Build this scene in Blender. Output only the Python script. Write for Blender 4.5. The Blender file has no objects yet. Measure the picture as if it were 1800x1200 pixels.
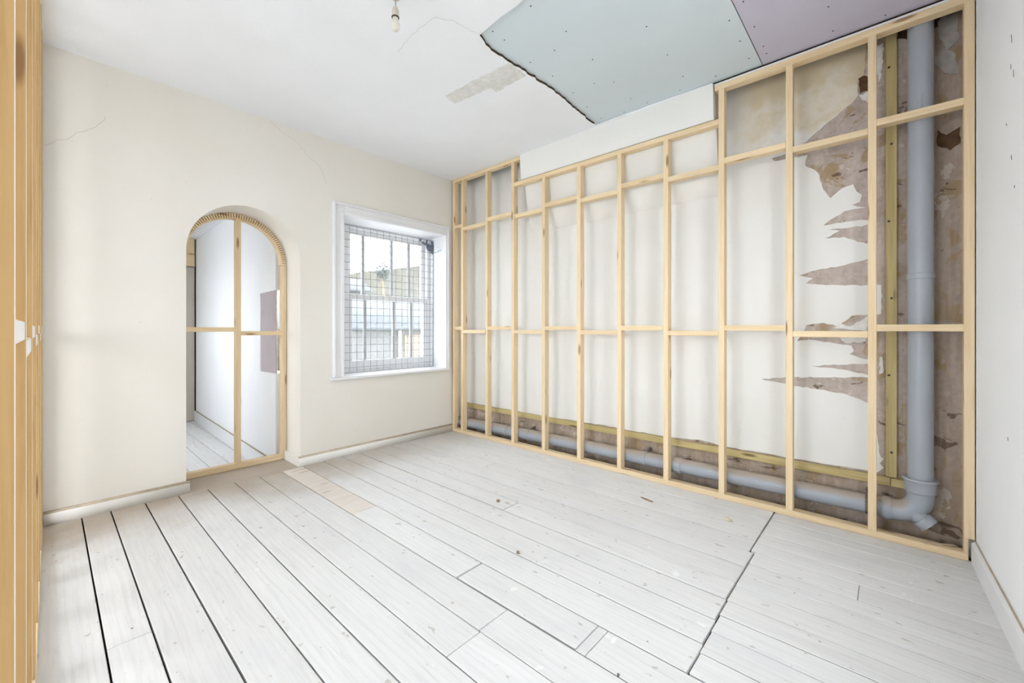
import bpy, bmesh, math, random
from mathutils import Vector, Matrix
from math import radians as R, sin, cos, pi
random.seed(7)
C = bpy.context.scene.collection
sc = bpy.context.scene

# ------------------------------------------------------------ camera
cam_d = bpy.data.cameras.new('camera'); cam = bpy.data.objects.new('camera', cam_d); C.objects.link(cam)
cam.location = (0, 0, 1.2); cam.rotation_euler = (R(90), 0, R(-47.95))
cam_d.sensor_width = 36; cam_d.lens = 737 / 1800 * 36; cam_d.shift_y = -23 / 1800
cam_d.clip_start = 0.02
sc.camera = cam
# ------------------------------------------------------------ sky, lights, exposure
w = bpy.data.worlds.new('overcast_sky'); sc.world = w; w.use_nodes = True
bg = w.node_tree.nodes['Background']
bg.inputs[0].default_value = (0.90, 0.95, 1.0, 1); bg.inputs[1].default_value = 11.0
def area(name, loc, rot, sx, sy, power, col=(1, 1, 1), portal=False):
    d = bpy.data.lights.new(name, 'AREA'); d.shape = 'RECTANGLE'; d.size = sx; d.size_y = sy
    d.energy = power; d.color = col
    o = bpy.data.objects.new(name, d); C.objects.link(o); o.location = loc; o.rotation_euler = rot
    if portal: d.cycles.is_portal = True
    return o
# portals: guide sky light through the grilled window and the unseen window holes added for fill light
area('window_portal', (2.48, 4.32, 1.5), (R(-90), 0, 0), 1.2, 1.5, 1, portal=True)
area('side_fill_portal', (-2.93, 2.2, 1.6), (0, R(-90), 0), 1.8, 2.4, 1, portal=True)
area('near_fill_portal', (1.45, -0.54, 1.65), (R(90), 0, 0), 0.9, 1.2, 1, portal=True)
area('passage_fill_portal', (-0.72, 5.9, 1.45), (0, R(-90), 0), 1.1, 1.2, 1, portal=True)
sc.view_settings.view_transform = 'Standard'; sc.view_settings.look = 'None'
sc.view_settings.gamma = 1; sc.view_settings.use_curve_mapping = False
sc.view_settings.exposure = 0.12
sc.cycles.max_bounces = 7; sc.cycles.diffuse_bounces = 5; sc.cycles.use_adaptive_sampling = True; sc.cycles.adaptive_threshold = 0.12; sc.cycles.adaptive_min_samples = 20; sc.cycles.transparent_max_bounces = 16
sc.cycles.caustics_reflective = False; sc.cycles.caustics_refractive = False

# ------------------------------------------------------------ materials
def new_mat(name, rough=0.6, spec=0.3):
    m = bpy.data.materials.new(name); m.use_nodes = True
    nt = m.node_tree; b = nt.nodes['Principled BSDF']
    b.inputs['Roughness'].default_value = rough; b.inputs['Specular IOR Level'].default_value = spec
    return m, nt, b
def nd(nt, t, **kw):
    n = nt.nodes.new(t)
    for k, v in kw.items():
        if k in n.inputs:
            if hasattr(v, 'is_linked') or isinstance(v, bpy.types.NodeSocket): nt.links.new(v, n.inputs[k])
            else: n.inputs[k].default_value = v
        else: setattr(n, k, v)
    return n
def coords(nt, kind='pos', scale=(1, 1, 1), rnd=False):
    if kind == 'pos': s = nd(nt, 'ShaderNodeNewGeometry').outputs['Position']
    else: s = nd(nt, 'ShaderNodeTexCoord').outputs['Object']
    if rnd:
        oi = nd(nt, 'ShaderNodeObjectInfo')
        mu = nd(nt, 'ShaderNodeMath', operation='MULTIPLY'); nt.links.new(oi.outputs['Random'], mu.inputs[0]); mu.inputs[1].default_value = 37.0
        ad = nd(nt, 'ShaderNodeVectorMath', operation='ADD'); nt.links.new(s, ad.inputs[0]); nt.links.new(mu.outputs[0], ad.inputs[1]); s = ad.outputs[0]
    mp = nd(nt, 'ShaderNodeMapping'); nt.links.new(s, mp.inputs['Vector']); mp.inputs['Scale'].default_value = scale
    return mp.outputs[0]
def noise(nt, vec, scale, detail=4, rough=0.55, dist=0.0):
    n = nd(nt, 'ShaderNodeTexNoise', Scale=scale, Detail=detail, Roughness=rough, Distortion=dist)
    nt.links.new(vec, n.inputs['Vector']); return n.outputs['Fac']
def ramp(nt, fac, stops):
    r = nd(nt, 'ShaderNodeValToRGB'); nt.links.new(fac, r.inputs[0]); e = r.color_ramp.elements
    while len(e) < len(stops): e.new(0.5)
    for i, (p, c) in enumerate(stops):
        e[i].position = p; e[i].color = (c, c, c, 1) if isinstance(c, (int, float)) else (*c, 1)
    return r.outputs[0]
def mix(nt, fac, a, b, mode='MIX'):
    n = nd(nt, 'ShaderNodeMix', data_type='RGBA', blend_type=mode)
    for sock, v in ((n.inputs[0], fac), (n.inputs[6], a), (n.inputs[7], b)):
        if isinstance(v, bpy.types.NodeSocket): nt.links.new(v, sock)
        elif isinstance(v, (int, float)): sock.default_value = v
        else: sock.default_value = (*v, 1)
    return n.outputs[2]
def math_(nt, op, a, b=0.0):
    n = nd(nt, 'ShaderNodeMath', operation=op)
    for i, v in enumerate((a, b)):
        if isinstance(v, bpy.types.NodeSocket): nt.links.new(v, n.inputs[i])
        else: n.inputs[i].default_value = v
    return n.outputs[0]
def bump(nt, b, h, strength, dist=0.01):
    n = nd(nt, 'ShaderNodeBump'); n.inputs['Strength'].default_value = strength; n.inputs['Distance'].default_value = dist
    nt.links.new(h, n.inputs['Height']); nt.links.new(n.outputs[0], b.inputs['Normal'])
def setc(nt, b, c):
    if isinstance(c, bpy.types.NodeSocket): nt.links.new(c, b.inputs['Base Color'])
    else: b.inputs['Base Color'].default_value = (*c, 1)
M = {}
def plain(name, c, rough=0.6, spec=0.3, var=0.06, sc_=3.0, bmp=0.0, kind='pos'):
    m, nt, b = new_mat(name, rough, spec)
    v = coords(nt, kind); n = noise(nt, v, sc_, 5)
    dk = tuple(x * (1 - var) for x in c)
    setc(nt, b, ramp(nt, n, [(0.35, dk), (0.65, c)]))
    if bmp: bump(nt, b, noise(nt, v, 60, 3), bmp, 0.004)
    M[name] = m; return m
def wood(name, light, dark, knot, gs=1.0, rough=0.6):
    m, nt, b = new_mat(name, rough, 0.25)
    v = coords(nt, 'obj', (0.9 * gs, 22 * gs, 22 * gs), rnd=True)
    g = noise(nt, v, 2.2, 6, 0.6, 0.6)
    col = ramp(nt, g, [(0.3, dark), (0.55, light), (0.75, tuple(min(1, x * 1.05) for x in light))])
    oi = nd(nt, 'ShaderNodeObjectInfo')
    tint = ramp(nt, oi.outputs['Random'], [(0.0, 0.90), (1.0, 1.0)])
    col = mix(nt, 1.0, col, tint, 'MULTIPLY')
    vk = coords(nt, 'obj', (3.2, 15, 15), rnd=True)
    vo = nd(nt, 'ShaderNodeTexVoronoi', Scale=1.0); nt.links.new(vk, vo.inputs['Vector'])
    sep = nd(nt, 'ShaderNodeSeparateColor'); nt.links.new(vo.outputs['Color'], sep.inputs[0])
    pick = math_(nt, 'GREATER_THAN', sep.outputs[0], 0.55)
    ring = ramp(nt, vo.outputs['Distance'], [(0.10, 1.0), (0.2, 0.0)])
    k = math_(nt, 'MULTIPLY', pick, ring)
    col = mix(nt, math_(nt, 'MULTIPLY', k, 0.8), col, knot)
    setc(nt, b, col); bump(nt, b, g, 0.12, 0.003)
    M[name] = m; return m
wood('pine', (0.84, 0.665, 0.43), (0.76, 0.565, 0.325), (0.25, 0.13, 0.055))
wood('pine_orange', (0.57, 0.365, 0.155), (0.46, 0.28, 0.105), (0.2, 0.1, 0.04))  # left studs: pine with the shade of their sides put into its colour
wood('treated', (0.60, 0.485, 0.235), (0.45, 0.35, 0.15), (0.10, 0.06, 0.02), 0.8)
wood('bare_board', (0.66, 0.52, 0.38), (0.56, 0.42, 0.29), (0.3, 0.18, 0.09))
plain('white_wood', (0.82, 0.82, 0.83), 0.35, 0.45, 0.03)
plain('cream_wood', (0.83, 0.81, 0.765), 0.4, 0.4, 0.04)
plain('lit_edge', (0.86, 0.845, 0.81), 0.6, 0.3, 0.05, 12)
wood('pale_board', (0.80, 0.735, 0.67), (0.74, 0.66, 0.58), (0.45, 0.33, 0.24), 1.0)
plain('frame_grey', (0.50, 0.505, 0.52), 0.45, 0.4, 0.05)
plain('ceiling_paint', (0.88, 0.893, 0.92), 0.85, 0.15, 0.03, 2.0, 0.15)
plain('white_wall', (0.89, 0.895, 0.905), 0.8, 0.2, 0.03, 1.5, 0.1)
plain('bulkhead_paint', (0.83, 0.815, 0.78), 0.85, 0.15, 0.03, 2.0, 0.15)
plain('lath_edge', (0.10, 0.065, 0.04), 0.95, 0.05, 0.5, 40)
plain('floor_void', (0.10, 0.066, 0.042), 0.95, 0.05, 0.4, 10)
plain('dark_void', (0.05, 0.04, 0.033), 0.95, 0.05, 0.4, 10)
plain('dirt', (0.11, 0.08, 0.055), 0.95, 0.05, 0.55, 18, 0.8)
plain('blue_board', (0.655, 0.725, 0.755), 0.8, 0.15, 0.04, 2.0)
plain('purple_board', (0.59, 0.56, 0.655), 0.8, 0.15, 0.05, 3.0)
plain('pink_board', (0.52, 0.46, 0.475), 0.8, 0.15, 0.08, 6.0)
plain('screw_metal', (0.05, 0.05, 0.05), 0.5, 0.4, 0.2, 40)
plain('scar_plaster', (0.78, 0.77, 0.74), 0.9, 0.1, 0.14, 25, 0.5)
plain('crack_line', (0.58, 0.54, 0.48), 0.9, 0.1, 0.2, 20)
plain('cobweb_grey', (0.30, 0.32, 0.38), 0.8, 0.1, 0.4, 60)
plain('wire_steel', (0.36, 0.37, 0.39), 0.5, 0.4, 0.15, 30)
plain('door_grey', (0.56, 0.51, 0.445), 0.6, 0.3, 0.06, 2.0)
plain('holder_plastic', (0.60, 0.55, 0.46), 0.5, 0.35, 0.06, 30)
plain('holder_band', (0.06, 0.05, 0.03), 0.5, 0.3, 0.1, 30)
plain('bulb_glass', (0.74, 0.69, 0.62), 0.35, 0.4, 0.03, 30)
plain('cable_grey', (0.33, 0.34, 0.33), 0.5, 0.3, 0.05, 30)
plain('bracket_metal', (0.22, 0.19, 0.17), 0.6, 0.3, 0.4, 60)
plain('tan_dust', (0.56, 0.475, 0.36), 0.9, 0.1, 0.2, 20)
plain('chip_pale', (0.78, 0.70, 0.48), 0.8, 0.2, 0.2, 60)
plain('chip_brown', (0.36, 0.25, 0.16), 0.8, 0.2, 0.2, 60)
plain('yard_paving', (0.60, 0.59, 0.57), 0.9, 0.1, 0.2, 2.0)
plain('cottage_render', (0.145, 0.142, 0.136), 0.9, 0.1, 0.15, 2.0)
plain('slate_roof', (0.10, 0.105, 0.113), 0.8, 0.2, 0.25, 6.0)
plain('brown_roof', (0.07, 0.064, 0.048), 0.9, 0.1, 0.3, 4.0)
plain('orange_door', (0.24, 0.17, 0.12), 0.6, 0.3, 0.1, 3.0)
plain('leaf_green', (0.06, 0.08, 0.07), 0.8, 0.2, 0.4, 6.0)
plain('plaster_flake', (0.82, 0.80, 0.77), 0.9, 0.1, 0.12, 30, 0.3)
plain('grey_flake', (0.50, 0.46, 0.42), 0.9, 0.1, 0.25, 20, 0.4)
plain('exposed_brick', (0.15, 0.085, 0.05), 0.95, 0.05, 0.4, 25, 0.5)

def cream_mat():
    m, nt, b = new_mat('cream_wall', 0.8, 0.2)
    v = coords(nt)
    c = ramp(nt, noise(nt, v, 1.1, 5), [(0.3, (0.78, 0.74, 0.665)), (0.7, (0.81, 0.783, 0.73))])
    sp = noise(nt, v, 26, 2); c = mix(nt, ramp(nt, sp, [(0.76, 0.0), (0.80, 0.35)]), c, (0.5, 0.46, 0.38))
    setc(nt, b, c); bump(nt, b, noise(nt, v, 14, 4), 0.12, 0.006); M['cream_wall'] = m
cream_mat()
def paint_mat():       # off-white paint with tea-coloured damp stains high up near the pipe
    m, nt, b = new_mat('stained_paint', 0.8, 0.2)
    v = coords(nt)
    c = ramp(nt, noise(nt, v, 1.3, 4), [(0.3, (0.79, 0.775, 0.735)), (0.7, (0.835, 0.825, 0.80))])
    sx = nd(nt, 'ShaderNodeSeparateXYZ'); nt.links.new(nd(nt, 'ShaderNodeNewGeometry').outputs['Position'], sx.inputs[0])
    warp = math_(nt, 'MULTIPLY', math_(nt, 'SUBTRACT', noise(nt, v, 3.2, 5), 0.5), 1.1)
    zz = math_(nt, 'ADD', sx.outputs[2], warp)
    hi = ramp(nt, math_(nt, 'SUBTRACT', zz, 2.0), [(0.45, 0.0), (0.62, 0.75), (0.70, 0.45), (0.82, 0.9)])
    yy = ramp(nt, math_(nt, 'MULTIPLY', sx.outputs[1], 0.5), [(0.36, 1.0), (0.46, 0.0)])
    c = mix(nt, math_(nt, 'MULTIPLY', math_(nt, 'MULTIPLY', hi, yy), 0.85), c, (0.62, 0.49, 0.28))
    sp = noise(nt, v, 30, 2); c = mix(nt, ramp(nt, sp, [(0.77, 0.0), (0.8, 0.5)]), c, (0.5, 0.45, 0.38))
    setc(nt, b, c); bump(nt, b, noise(nt, v, 18, 4), 0.1, 0.005); M['stained_paint'] = m
paint_mat()
def bare_mat():        # stripped pinkish-brown plaster with ochre glue and dark holes
    m, nt, b = new_mat('bare_plaster', 0.92, 0.1)
    v = coords(nt)
    c = ramp(nt, noise(nt, v, 5, 7, 0.65), [(0.28, (0.38, 0.31, 0.26)), (0.5, (0.53, 0.455, 0.41)), (0.72, (0.62, 0.55, 0.51))])
    sx = nd(nt, 'ShaderNodeSeparateXYZ'); nt.links.new(nd(nt, 'ShaderNodeNewGeometry').outputs['Position'], sx.inputs[0])
    # bare brown undercoat low down below the old skirting line and near the waste stack
    wy = math_(nt, 'ADD', sx.outputs[1], math_(nt, 'MULTIPLY', math_(nt, 'SUBTRACT', noise(nt, v, 4, 5), 0.5), 0.25))
    by = ramp(nt, math_(nt, 'ADD', wy, 0.5), [(0.36, 0.7), (0.50, 0.0)])
    c = mix(nt, by, c, (0.40, 0.30, 0.215))
    lowz = ramp(nt, math_(nt, 'ADD', sx.outputs[2], math_(nt, 'MULTIPLY', math_(nt, 'SUBTRACT', noise(nt, v, 6, 4), 0.5), 0.12)), [(0.30, 0.75), (0.42, 0.0)])
    c = mix(nt, lowz, c, (0.40, 0.30, 0.215))
    c = mix(nt, ramp(nt, noise(nt, v, 38, 4, 0.7), [(0.35, 0.30), (0.6, 0.0)]), c, (0.24, 0.18, 0.14))
    c = mix(nt, ramp(nt, noise(nt, coords(nt, scale=(1, 1.0, 0.8)), 6.5, 5, 0.6, 0.5), [(0.575, 0.0), (0.60, 0.6)]), c, (0.36, 0.24, 0.10))
    c = mix(nt, ramp(nt, noise(nt, coords(nt, scale=(1, 0.8, 1.5)), 8, 4, 0.6, 0.3), [(0.64, 0.0), (0.66, 0.85)]), c, (0.14, 0.09, 0.06))
    c = mix(nt, ramp(nt, noise(nt, v, 7.3, 5, 0.65, 0.3), [(0.62, 0.0), (0.64, 0.55)]), c, (0.66, 0.60, 0.54))
    nn = math_(nt, 'MULTIPLY', ramp(nt, noise(nt, coords(nt, scale=(1, 2.2, 0.25)), 9, 3), [(0.45, 0.0), (0.6, 1.0)]), 0.22)
    c = mix(nt, nn, c, (0.70, 0.63, 0.58))
    setc(nt, b, c); bump(nt, b, noise(nt, v, 12, 6), 0.5, 0.012); M['bare_plaster'] = m
bare_mat()
def plank_mat(name='painted_plank', edge=True):
    m, nt, b = new_mat(name, 0.55, 0.3)
    v = coords(nt, 'pos', (16, 0.9, 1), rnd=True)
    g = noise(nt, v, 2.0, 7, 0.62, 1.6)
    c = ramp(nt, g, [(0.22, (0.62, 0.605, 0.59)), (0.42, (0.735, 0.73, 0.722)), (0.7, (0.785, 0.78, 0.772))])
    oi = nd(nt, 'ShaderNodeObjectInfo')
    c = mix(nt, 1.0, c, ramp(nt, oi.outputs['Random'], [(0, (0.93, 0.925, 0.92)), (1, (1, 1, 1))]), 'MULTIPLY')
    p = coords(nt)
    wv = nd(nt, 'ShaderNodeTexWave', Scale=11.0, Distortion=7.0, Detail=2.0); wv.inputs['Detail Scale'].default_value = 1.2
    nt.links.new(coords(nt, 'pos', (1, 0.10, 1), rnd=True), wv.inputs['Vector'])
    c = mix(nt, ramp(nt, wv.outputs['Fac'], [(0.0, 0.13), (0.35, 0.0)]), c, (0.52, 0.48, 0.45))
    # greyish traffic smears, chips, paint splashes
    c = mix(nt, ramp(nt, noise(nt, coords(nt, scale=(1, 0.6, 1)), 3.0, 6, 0.65), [(0.52, 0.0), (0.75, 0.55)]), c, (0.62, 0.615, 0.63))
    c = mix(nt, ramp(nt, noise(nt, coords(nt, scale=(1.4, 0.8, 1)), 17, 3), [(0.665, 0.0), (0.70, 0.6)]), c, (0.42, 0.36, 0.31))
    c = mix(nt, ramp(nt, noise(nt, coords(nt, scale=(1, 1, 1)), 38, 1), [(0.785, 0.0), (0.80, 0.9)]), c, (0.07, 0.055, 0.045))
    c = mix(nt, ramp(nt, noise(nt, p, 8, 4), [(0.69, 0.0), (0.72, 0.6)]), c, (0.88, 0.88, 0.88))
    if edge:   # worn paint and warm shade, both coloured in along the window wall
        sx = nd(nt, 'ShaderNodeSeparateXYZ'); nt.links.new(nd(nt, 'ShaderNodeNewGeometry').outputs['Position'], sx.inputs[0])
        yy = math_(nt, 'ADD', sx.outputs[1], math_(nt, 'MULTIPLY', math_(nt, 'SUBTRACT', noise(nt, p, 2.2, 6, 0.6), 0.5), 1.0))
        wear_shade = ramp(nt, math_(nt, 'SUBTRACT', yy, 3.0), [(0.12, 0.0), (0.72, 0.9)])
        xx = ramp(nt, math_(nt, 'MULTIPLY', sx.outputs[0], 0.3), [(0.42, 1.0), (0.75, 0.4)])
        c = mix(nt, math_(nt, 'MULTIPLY', wear_shade, xx), c, (0.42, 0.35, 0.275))
    setc(nt, b, c); bump(nt, b, g, 0.15, 0.002); M[name] = m
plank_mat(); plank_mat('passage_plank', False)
def pipe_mat(name, base, dust):
    m, nt, b = new_mat(name, 0.38, 0.4)
    v = coords(nt, 'pos')
    c = ramp(nt, noise(nt, v, 6, 4), [(0.3, tuple(x * 0.93 for x in base)), (0.7, base)])
    if dust:
        sx = nd(nt, 'ShaderNodeSeparateXYZ'); nt.links.new(nd(nt, 'ShaderNodeNewGeometry').outputs['Normal'], sx.inputs[0])
        up = math_(nt, 'ADD', sx.outputs[2], math_(nt, 'MULTIPLY', math_(nt, 'SUBTRACT', noise(nt, v, 9, 5), 0.5), 0.6))
        c = mix(nt, ramp(nt, up, [(0.25, 0.0), (0.80, 0.8)]), c, (0.42, 0.335, 0.25))
    setc(nt, b, c); M[name] = m
pipe_mat('pipe_grey', (0.375, 0.40, 0.44), False); pipe_mat('pipe_dusty', (0.36, 0.39, 0.44), True)
def glass_mat():
    m = bpy.data.materials.new('dusty_glass'); m.use_nodes = True; nt = m.node_tree; nt.nodes.clear()
    out = nd(nt, 'ShaderNodeOutputMaterial'); tr = nd(nt, 'ShaderNodeBsdfTransparent'); tr.inputs[0].default_value = (0.95, 0.97, 0.98, 1)
    df = nd(nt, 'ShaderNodeBsdfDiffuse'); df.inputs[0].default_value = (0.8, 0.8, 0.8, 1)
    gl = nd(nt, 'ShaderNodeBsdfGlossy'); gl.inputs['Roughness'].default_value = 0.03
    v = coords(nt); f = ramp(nt, noise(nt, v, 6, 5), [(0.3, 0.05), (0.75, 0.17)])
    m1 = nd(nt, 'ShaderNodeMixShader'); nt.links.new(f, m1.inputs[0]); nt.links.new(tr.outputs[0], m1.inputs[1]); nt.links.new(df.outputs[0], m1.inputs[2])
    m2 = nd(nt, 'ShaderNodeMixShader'); m2.inputs[0].default_value = 0.04; nt.links.new(m1.outputs[0], m2.inputs[1]); nt.links.new(gl.outputs[0], m2.inputs[2])
    nt.links.new(m2.outputs[0], out.inputs[0]); M['dusty_glass'] = m
glass_mat()

# ------------------------------------------------------------ helpers
def tag(o, label=None, cat=None, group=None, kind=None):
    if label: o['label'] = label
    if cat: o['category'] = cat
    if group: o['group'] = group
    if kind: o['kind'] = kind
    return o
def empty(name, loc, label=None, cat=None, kind=None):
    o = bpy.data.objects.new(name, None); C.objects.link(o); o.location = loc; o.empty_display_size = 0.1
    return tag(o, label, cat, None, kind)
def wloc(p):
    v = Vector((0, 0, 0))
    while p: v += Vector(p.location); p = p.parent
    return v
def link(name, me, mats, parent=None, loc=(0, 0, 0), rot=None):
    o = bpy.data.objects.new(name, me); C.objects.link(o)
    for m in (mats if isinstance(mats, (list, tuple)) else [mats]):
        if len(me.materials) < (len(mats) if isinstance(mats, (list, tuple)) else 1): me.materials.append(M[m])
    l = Vector(loc)
    if parent: o.parent = parent; l = l - wloc(parent)
    if rot: o.rotation_euler = rot
    if parent and any(abs(r) > 1e-6 for r in parent.rotation_euler):
        inv = parent.rotation_euler.to_matrix().inverted(); l = inv @ l
        o.rotation_euler = (inv @ o.rotation_euler.to_matrix()).to_euler()
    o.location = l
    return o
def bm_mesh(bm, name='m', smooth=None):
    bmesh.ops.recalc_face_normals(bm, faces=bm.faces)
    me = bpy.data.meshes.new(name); bm.to_mesh(me); bm.free()
    if smooth is not None:
        me.shade_smooth(); me.set_sharp_from_angle(angle=R(smooth))
    return me
def add_box(bm, lo, hi):
    r = bmesh.ops.create_cube(bm, size=1.0)
    for v in r['verts']:
        v.co = Vector([lo[i] + (v.co[i] + 0.5) * (hi[i] - lo[i]) for i in range(3)])
    return r['verts']
def bevel_all(bm, off):
    bmesh.ops.bevel(bm, geom=list(bm.edges), offset=off, segments=1, affect='EDGES', clamp_overlap=True)
def box(name, lo, hi, mats, parent=None, bev=0.0):
    c = [(a + b) / 2 for a, b in zip(lo, hi)]
    bm = bmesh.new(); add_box(bm, [a - x for a, x in zip(lo, c)], [b - x for b, x in zip(hi, c)])
    if bev: bevel_all(bm, bev)
    return link(name, bm_mesh(bm), mats, parent, c)
def timber(name, lo, hi, parent, mat='pine', bev=0.0018):
    """a sawn length; the grain runs along its longest side (local X)"""
    d = [b - a for a, b in zip(lo, hi)]; c = [(a + b) / 2 for a, b in zip(lo, hi)]
    ax = max(range(3), key=lambda i: d[i])
    if ax == 0: s, rot = (d[0], d[1], d[2]), (0, 0, 0)
    elif ax == 1: s, rot = (d[1], d[0], d[2]), (0, 0, pi / 2)
    else: s, rot = (d[2], d[1], d[0]), (0, -pi / 2, 0)
    bm = bmesh.new(); add_box(bm, [-x / 2 for x in s], [x / 2 for x in s]); bevel_all(bm, bev)
    return link(name, bm_mesh(bm), mat, parent, c, rot)
def sheet_mesh(outer, holes, depth, fmap, smooth=None):
    """a slab with holes: 2-D outline filled and extruded over 0..depth, mapped to the world by fmap(u, v, w)"""
    cu = bpy.data.curves.new('outline', 'CURVE'); cu.dimensions = '2D'; cu.fill_mode = 'BOTH'; cu.extrude = depth / 2
    for loop in [outer] + list(holes):
        s = cu.splines.new('POLY'); s.points.add(len(loop) - 1); s.use_cyclic_u = True
        for p, q in zip(s.points, loop): p.co = (q[0], q[1], 0, 1)
    o = bpy.data.objects.new('outline', cu); C.objects.link(o)
    dg = bpy.context.evaluated_depsgraph_get(); dg.update()
    me = bpy.data.meshes.new_from_object(o.evaluated_get(dg)); bpy.data.objects.remove(o); bpy.data.curves.remove(cu)
    bm = bmesh.new(); bm.from_mesh(me); bpy.data.meshes.remove(me)
    bmesh.ops.remove_doubles(bm, verts=bm.verts, dist=1e-5)
    for v in bm.verts: v.co = Vector(fmap(v.co.x, v.co.y, v.co.z + depth / 2))
    return bm_mesh(bm, 'slab', smooth)
def jag(pts, amp, step, closed=False):
    out = []
    n = len(pts)
    for i in range(n if closed else n - 1):
        a, b = Vector(pts[i]), Vector(pts[(i + 1) % n]); L = (b - a).length; k = max(1, int(L / step))
        t = (b - a) / L if L else Vector((0, 0)); nrm = Vector((-t.y, t.x))
        out.append(tuple(a))
        for j in range(1, k): out.append(tuple(a + (b - a) * j / k + nrm * random.uniform(-amp, amp)))
    if not closed: out.append(tuple(pts[-1]))
    return out
def add_tube(bm, pts, rad, seg=20, cap=True):
    pts = [Vector(p) for p in pts]; rads = rad if isinstance(rad, (list, tuple)) else [rad] * len(pts)
    rings = []; up = None
    for i, p in enumerate(pts):
        t = (pts[min(i + 1, len(pts) - 1)] - pts[max(i - 1, 0)]).normalized()
        if up is None: up = Vector((1, 0, 0)) if abs(t.x) < 0.9 else Vector((0, 0, 1))
        u = (up - t * up.dot(t)).normalized(); v = t.cross(u); up = u
        rings.append([bm.verts.new(p + (u * cos(2 * pi * k / seg) + v * sin(2 * pi * k / seg)) * rads[i]) for k in range(seg)])
    for a, b in zip(rings, rings[1:]):
        for k in range(seg): bm.faces.new((a[k], a[(k + 1) % seg], b[(k + 1) % seg], b[k]))
    if cap: bm.faces.new(rings[0]); bm.faces.new(rings[-1])
def tube(name, pts, rad, mat, parent=None, seg=20, cap=True, smooth=40):
    c = Vector(pts[0]); bm = bmesh.new(); add_tube(bm, [Vector(p) - c for p in pts], rad, seg, cap)
    return link(name, bm_mesh(bm, 'tube', smooth), mat, parent, c)
def lathe(name, prof, loc, mat, parent=None, seg=24):
    bm = bmesh.new(); add_tube(bm, [(0, 0, z) for r, z in prof], [max(r, 0.0004) for r, z in prof], seg)
    return link(name, bm_mesh(bm, 'lathe', 50), mat, parent, loc)
def strip(name, pts, width, mat, parent, thick=0.0012):
    """a thin crack following points, as a slender prism"""
    return tube(name, pts, width / 2, mat, parent, 5, True)

CEIL = 2.935; YB = 3.83        # ceiling height, room face of the window wall

# ============================================================ SETTING
# ---- window wall with arch and window opening
arch_r, ax0, ax1, spring = 0.40, 0.682, 1.482, 1.78
def arch_loop(x0, x1, zb, n=40, rr=0.0):
    cx, r = (x0 + x1) / 2, (x1 - x0) / 2
    return [(x0, zb)] + [(cx - r * cos(pi * i / n), spring + r * sin(pi * i / n)) for i in range(n + 1)] + [(x1, zb)]
WX0, WX1, WZ0, WZ1 = 1.853, 3.098, 0.715, 2.285
outer = [(-3.0, -0.25), (ax0, -0.25)] + arch_loop(ax0, ax1, -0.02)[1:-1] + [(ax1, -0.25), (3.55, -0.25), (3.55, 3.1), (-3.0, 3.1)]
me = sheet_mesh(outer, [[(WX0, WZ0), (WX1, WZ0), (WX1, WZ1), (WX0, WZ1)]], 0.45, lambda u, v, w_: (u, YB + w_, v), 25)
wall_back = tag(link('wall_back', me, 'cream_wall'), 'cream painted wall with the round arch and the grilled window', 'wall', kind='structure')
cracks = [[(-0.011, 2.314), (0.033, 2.36), (0.094, 2.394), (0.126, 2.441), (0.19, 2.489), (0.237, 2.546), (0.256, 2.591)],
          [(1.243, 2.923), (1.353, 2.857), (1.445, 2.824), (1.541, 2.735), (1.65, 2.666), (1.718, 2.529)]]
for c in cracks:
    strip('crack', [(x, YB, z) for x, z in jag(c, 0.006, 0.02)], 0.0022, 'crack_line', wall_back)

# ---- wall behind the studs, its painted skin torn back towards the waste pipe
XW = 3.40
wall_right = tag(box('wall_right', (XW, -0.7, -0.3), (XW + 0.15, YB, 3.12), 'bare_plaster'), 'stripped plaster wall behind the stud frame', 'wall', kind='structure')
tear = [(0.097, 3.015), (0.11, 2.961), (0.12, 2.77), (0.154, 2.739), (0.146, 2.659), (0.181, 2.617), (0.278, 2.55), (0.399, 2.462), (0.488, 2.396), (0.616, 2.389), (0.6, 2.366), (0.528, 2.363), (0.409, 2.354), (0.424, 2.293), (0.352, 2.223), (0.324, 2.107), (0.288, 2.042), (0.225, 2.096), (0.173, 2.107), (0.156, 2.059), (0.13, 2.031), (0.139, 1.989), (0.177, 1.977), (0.105, 1.945), (0.216, 1.944), (0.324, 1.872), (0.207, 1.878), (0.085, 1.87), (0.085, 1.838), (0.297, 1.839), (0.238, 1.824), (0.315, 1.787), (0.216, 1.782), (0.105, 1.722), (0.077, 1.708), (0.077, 1.641), (0.105, 1.63), (0.234, 1.599), (0.361, 1.583), (0.458, 1.557), (0.38, 1.533), (0.419, 1.501), (0.361, 1.491), (0.234, 1.476), (0.04, 1.463), (0.04, 1.287), (0.181, 1.279), (0.252, 1.213), (0.324, 1.236), (0.414, 1.225), (0.428, 1.184), (0.468, 1.116), (0.399, 1.126), (0.269, 1.105), (0.181, 1.091), (0.169, 1.058), (0.19, 1.037), (0.139, 1.015), (0.085, 1.007), (0.085, 0.986), (0.39, 0.951), (0.199, 0.935), (0.105, 0.914), (0.085, 0.908), (0.085, 0.899), (0.488, 0.868), (0.681, 0.84), (0.478, 0.809), (0.324, 0.8), (0.199, 0.779), (0.105, 0.74), (0.06, 0.73), (0.06, 0.676), (0.064, 0.611), (0.056, 0.505), (0.044, 0.422), (0.028, 0.409), (0.048, 0.378), (0.028, 0.356)]
low = [(0.056, 0.322), (0.105, 0.322), (0.488, 0.316), (0.905, 0.317), (0.975, 0.322), (1.1, 0.335), (1.396, 0.312), (1.831, 0.318), (2.685, 0.306), (3.826, 0.312)]
random.seed(3)
loop = jag(tear, 0.004, 0.022) + jag(low, 0.004, 0.05) + [(3.826, 3.015)]
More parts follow.
